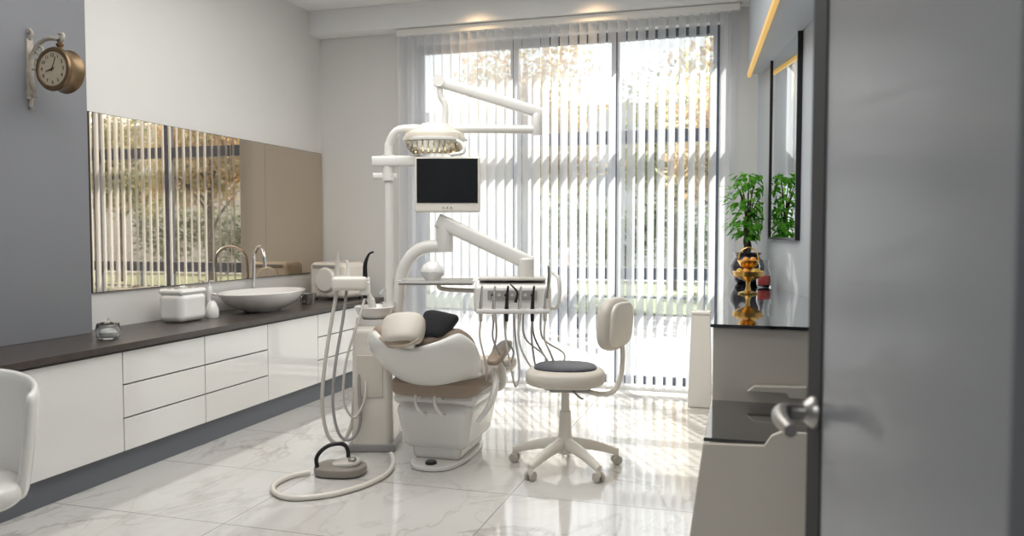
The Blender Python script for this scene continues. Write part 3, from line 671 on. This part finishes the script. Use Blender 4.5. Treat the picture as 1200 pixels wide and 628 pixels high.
# ---------------------------------------------------------------- outside
G=-.7
box('street_pavement',(-45,7.3,G-.2),(45,60,G),'pave',bev=0,label='pale sunlit street paving outside the window',category='ground',kind='structure')
box('lawn',(-40,20,G+.002),(40,33,G+.05),'grass',bev=0,label='strip of green lawn under the street trees',category='lawn')
rl=root('railing',(-3,19.2,G),0,'long dark grey metal street railing before the lawn','railing')
multibox('rail',[((-14,-.03,.95),(14,.03,1.08)),((-14,-.02,.50),(14,.02,.55))],'frame',rl)
for k in range(15): box('post',(-14+2*k-.03,-.03,0),(-14+2*k+.03,.03,.95),'frame',rl,bev=0)
trees=[(-14.5,24,'autumn'),(-9.2,28.5,'autumn2'),(-6.4,23.2,'autumn'),(-2.6,28.5,'autumn2'),(-.2,23.2,'autumn'),(5.2,26,'autumn2'),(11,25,'autumn'),(17,27,'autumn2')]
for i,(x,y,mt) in enumerate(trees):
    t=root('street_tree',(x,y,G+.05),random.uniform(0,6),'autumn street tree with '+('orange and yellow' if mt=='autumn' else 'yellow-green')+' leaves on the lawn','tree',group='street trees outside')
    bm=bmesh.new(); sweep_into(bm,[(0,0,.0),(.0,.0,.3),(.05,.02,1.5),(-.05,0,3.2),(.1,0,5.5)],[.2,.19,.15,.11,.05],n=10)
    for v in bm.verts: v.co.z=max(v.co.z,.004)
    for k in range(6):
        an=k*1.05+i; z=2.0+.5*k; sweep_into(bm,[(0,0,z),(.7*math.cos(an),.7*math.sin(an),z+.7),(1.7*math.cos(an),1.7*math.sin(an),z+1.3)],[.07,.045,.02],n=7)
    finish('trunk',bm,'bark',t)
    bm=bmesh.new(); 
    leaves(bm,(0,0,5.6),(2.4,2.4,2.8),4500,.11,i*10,.15)
    for k in range(5):
        an=k*1.26+i; leaves(bm,(1.3*math.cos(an),1.3*math.sin(an),3.3+random.random()*2),(1.1,1.1,1.0),800,.11,i*10+k+1)
    finish('foliage',bm,mt,t,smooth=False,kind='stuff')
bm=bmesh.new()
for k in range(46): leaves(bm,(-23+k,0,2.0+.5*math.sin(k*1.7)),(.9,.6,1.9),450,.14,500+k,.2)
hd=finish('hedge',bm,'green',None,(0,34,G),smooth=False,label='long leafy green hedge behind the lawn',category='hedge'); hd['kind']='stuff'
bd=root('building',(-2,46,G),0,'pale rendered building behind the street trees','building')
multibox('facade',[((-40,0,0),(40,6,9.5))],'housem',bd)
for x in range(-22,22,3):
    multibox('building_window',[((x,-.05,4.2),(x+1.4,.02,5.8))],'housew',bd)

# ---------------------------------------------------------------- pedestrian
def skinned(verts,edges,rad,sub=1):
    me=bpy.data.meshes.new('tmp'); me.from_pydata(verts,edges,[]); o=bpy.data.objects.new('tmp',me); C.objects.link(o)
    md=o.modifiers.new('k','SKIN'); md.use_smooth_shade=True
    sv=me.skin_vertices[0].data
    for i,r in enumerate(rad): sv[i].radius=(r,r) if not isinstance(r,tuple) else r
    sv[0].use_root=True
    s=o.modifiers.new('s','SUBSURF'); s.levels=sub; s.render_levels=sub
    bpy.context.view_layer.update()
    m=bpy.data.meshes.new_from_object(o.evaluated_get(bpy.context.evaluated_depsgraph_get()))
    bm=bmesh.new(); bm.from_mesh(m); bpy.data.objects.remove(o); bpy.data.meshes.remove(m); return bm
pe=root('person',(-3.34,15.0,G),R(200),'person walking in a navy jacket and blue jeans on the pavement','person')
vs=[(0,0,.93),(0,0,1.08),(0,0,1.28),(.01,0,1.42),(.03,0,1.50),(.05,0,1.57),(.05,0,1.66),
 (.0,.17,1.38),(-.08,.22,1.12),(.06,.23,.90),(.10,.22,.83),
 (.0,-.17,1.38),(.06,-.22,1.12),(.22,-.20,.96),(.27,-.19,.91),
 (0,.09,.88),(.20,.09,.50),(.18,.09,.09),(.30,.09,.04),
 (0,-.09,.88),(-.06,-.09,.50),(-.33,-.09,.16),(-.24,-.09,.04)]
es=[(0,1),(1,2),(2,3),(3,4),(4,5),(5,6),(3,7),(7,8),(8,9),(9,10),(3,11),(11,12),(12,13),(13,14),(0,15),(15,16),(16,17),(17,18),(0,19),(19,20),(20,21),(21,22)]
rd=[(.13,.10),(.12,.09),(.14,.10),(.12,.08),.05,.075,.085,.055,.042,.03,.026,.055,.042,.03,.026,.08,.055,.038,.03,.08,.055,.038,.03]
bm=skinned(vs,es,rd,1)
for hb,dx in (((.10,.22,.83),.02),((.27,-.19,.91),.05)):
    h=Vector(hb)
    for k in range(4): sweep_into(bm,[h+Vector((0,(k-1.5)*.018,-.01)),h+Vector((dx,(k-1.5)*.02,-.06)),h+Vector((dx+.015,(k-1.5)*.02,-.095+.006*abs(k-1.5)))],[.009,.008,.006],n=6,res=2)
    sweep_into(bm,[h+Vector((.0,.0,0)),h+Vector((dx+.035,.0,-.03)),h+Vector((dx+.045,.0,-.06))],[.010,.008,.006],n=6,res=2)
sweep_into(bm,[(.125,0,1.64),(.15,0,1.615),(.13,0,1.60)],[.008,.014,.010],n=6,res=2)
for s in(1,-1): sweep_into(bm,[(.04,s*.078,1.65),(.04,s*.09,1.625),(.045,s*.08,1.60)],[.008,.014,.007],n=6,res=2)
bdm=finish('body',bm,'skin',pe)
for s in (1,-1): sup('eye',(.006,.012,.008),'ink',pe,(.128,s*.03,1.645))
sup('mouth',(.006,.022,.005),'red',pe,(.125,0,1.575))
j=skinned([vs[0],vs[1],vs[2],vs[3],(.02,0,1.47)]+vs[7:10]+vs[11:14],[(0,1),(1,2),(2,3),(3,4),(3,5),(5,6),(6,7),(3,8),(8,9),(9,10)],[(.19,.16),(.19,.15),(.21,.155),(.18,.13),.065,.085,.07,.056,.085,.07,.056],1)
finish('jacket',j,'jacket',pe)
j=skinned([vs[0]]+[vs[15],vs[16],vs[17]]+[vs[19],vs[20],vs[21]],[(0,1),(1,2),(2,3),(0,4),(4,5),(5,6)],[(.16,.13),.12,.09,.075,.12,.09,.075],1)
finish('trousers',j,'jeans',pe)
for (x,y,z) in ((.24,.09,.047),(-.27,-.09,.08)): sup('shoe',(.14,.05,.045),'shoe',pe,(x,y,z),e1=.7,e2=.7)
sup('hair',(.10,.095,.09),'hair',pe,(.025,0,1.69),e1=.9,e2=.9)

# ---------------------------------------------------------------- light
W=bpy.data.worlds.new('World'); S.world=W; W.use_nodes=True
bg=W.node_tree.nodes['Background']; bg.inputs['Color'].default_value=(.96,.98,1,1); bg.inputs['Strength'].default_value=3.0
def lamp(name,typ,loc,energy,col=(1,1,1),**k):
    L=bpy.data.lights.new(name,typ); L.energy=energy; L.color=col
    for a,b in k.items(): setattr(L,a,b)
    o=bpy.data.objects.new(name,L); C.objects.link(o); o.location=loc; return o
s=lamp('sun','SUN',(0,0,10),16,(1,.95,.87),angle=R(.6))
s.rotation_euler=Vector((.36,-.62,-.74)).to_track_quat('-Z','Y').to_euler()
lamp('ceiling_fill','AREA',(-1.9,3.6,3.45),100,(1,.985,.95),shape='RECTANGLE',size=2.6,size_y=3.2)  # added fill lamp to brighten the room, no actual panel fixture
lamp('hall_fill','AREA',(-.6,-1.2,3.3),42,(1,.985,.96),shape='RECTANGLE',size=1.5,size_y=1.0)  # added unseen fill lamp behind the camera, brightens the door side

# ---------------------------------------------------------------- camera
cd=bpy.data.cameras.new('camera'); cam=bpy.data.objects.new('camera',cd); C.objects.link(cam)
cam.location=(0,0,1.4); cam.rotation_euler=(R(90-2.6),0,R(16.6)); cd.sensor_width=36; cd.lens=27.9; cd.clip_start=.05; cd.clip_end=200
cd.dof.use_dof=True; cd.dof.focus_distance=5.0; cd.dof.aperture_fstop=2.8
S.camera=cam
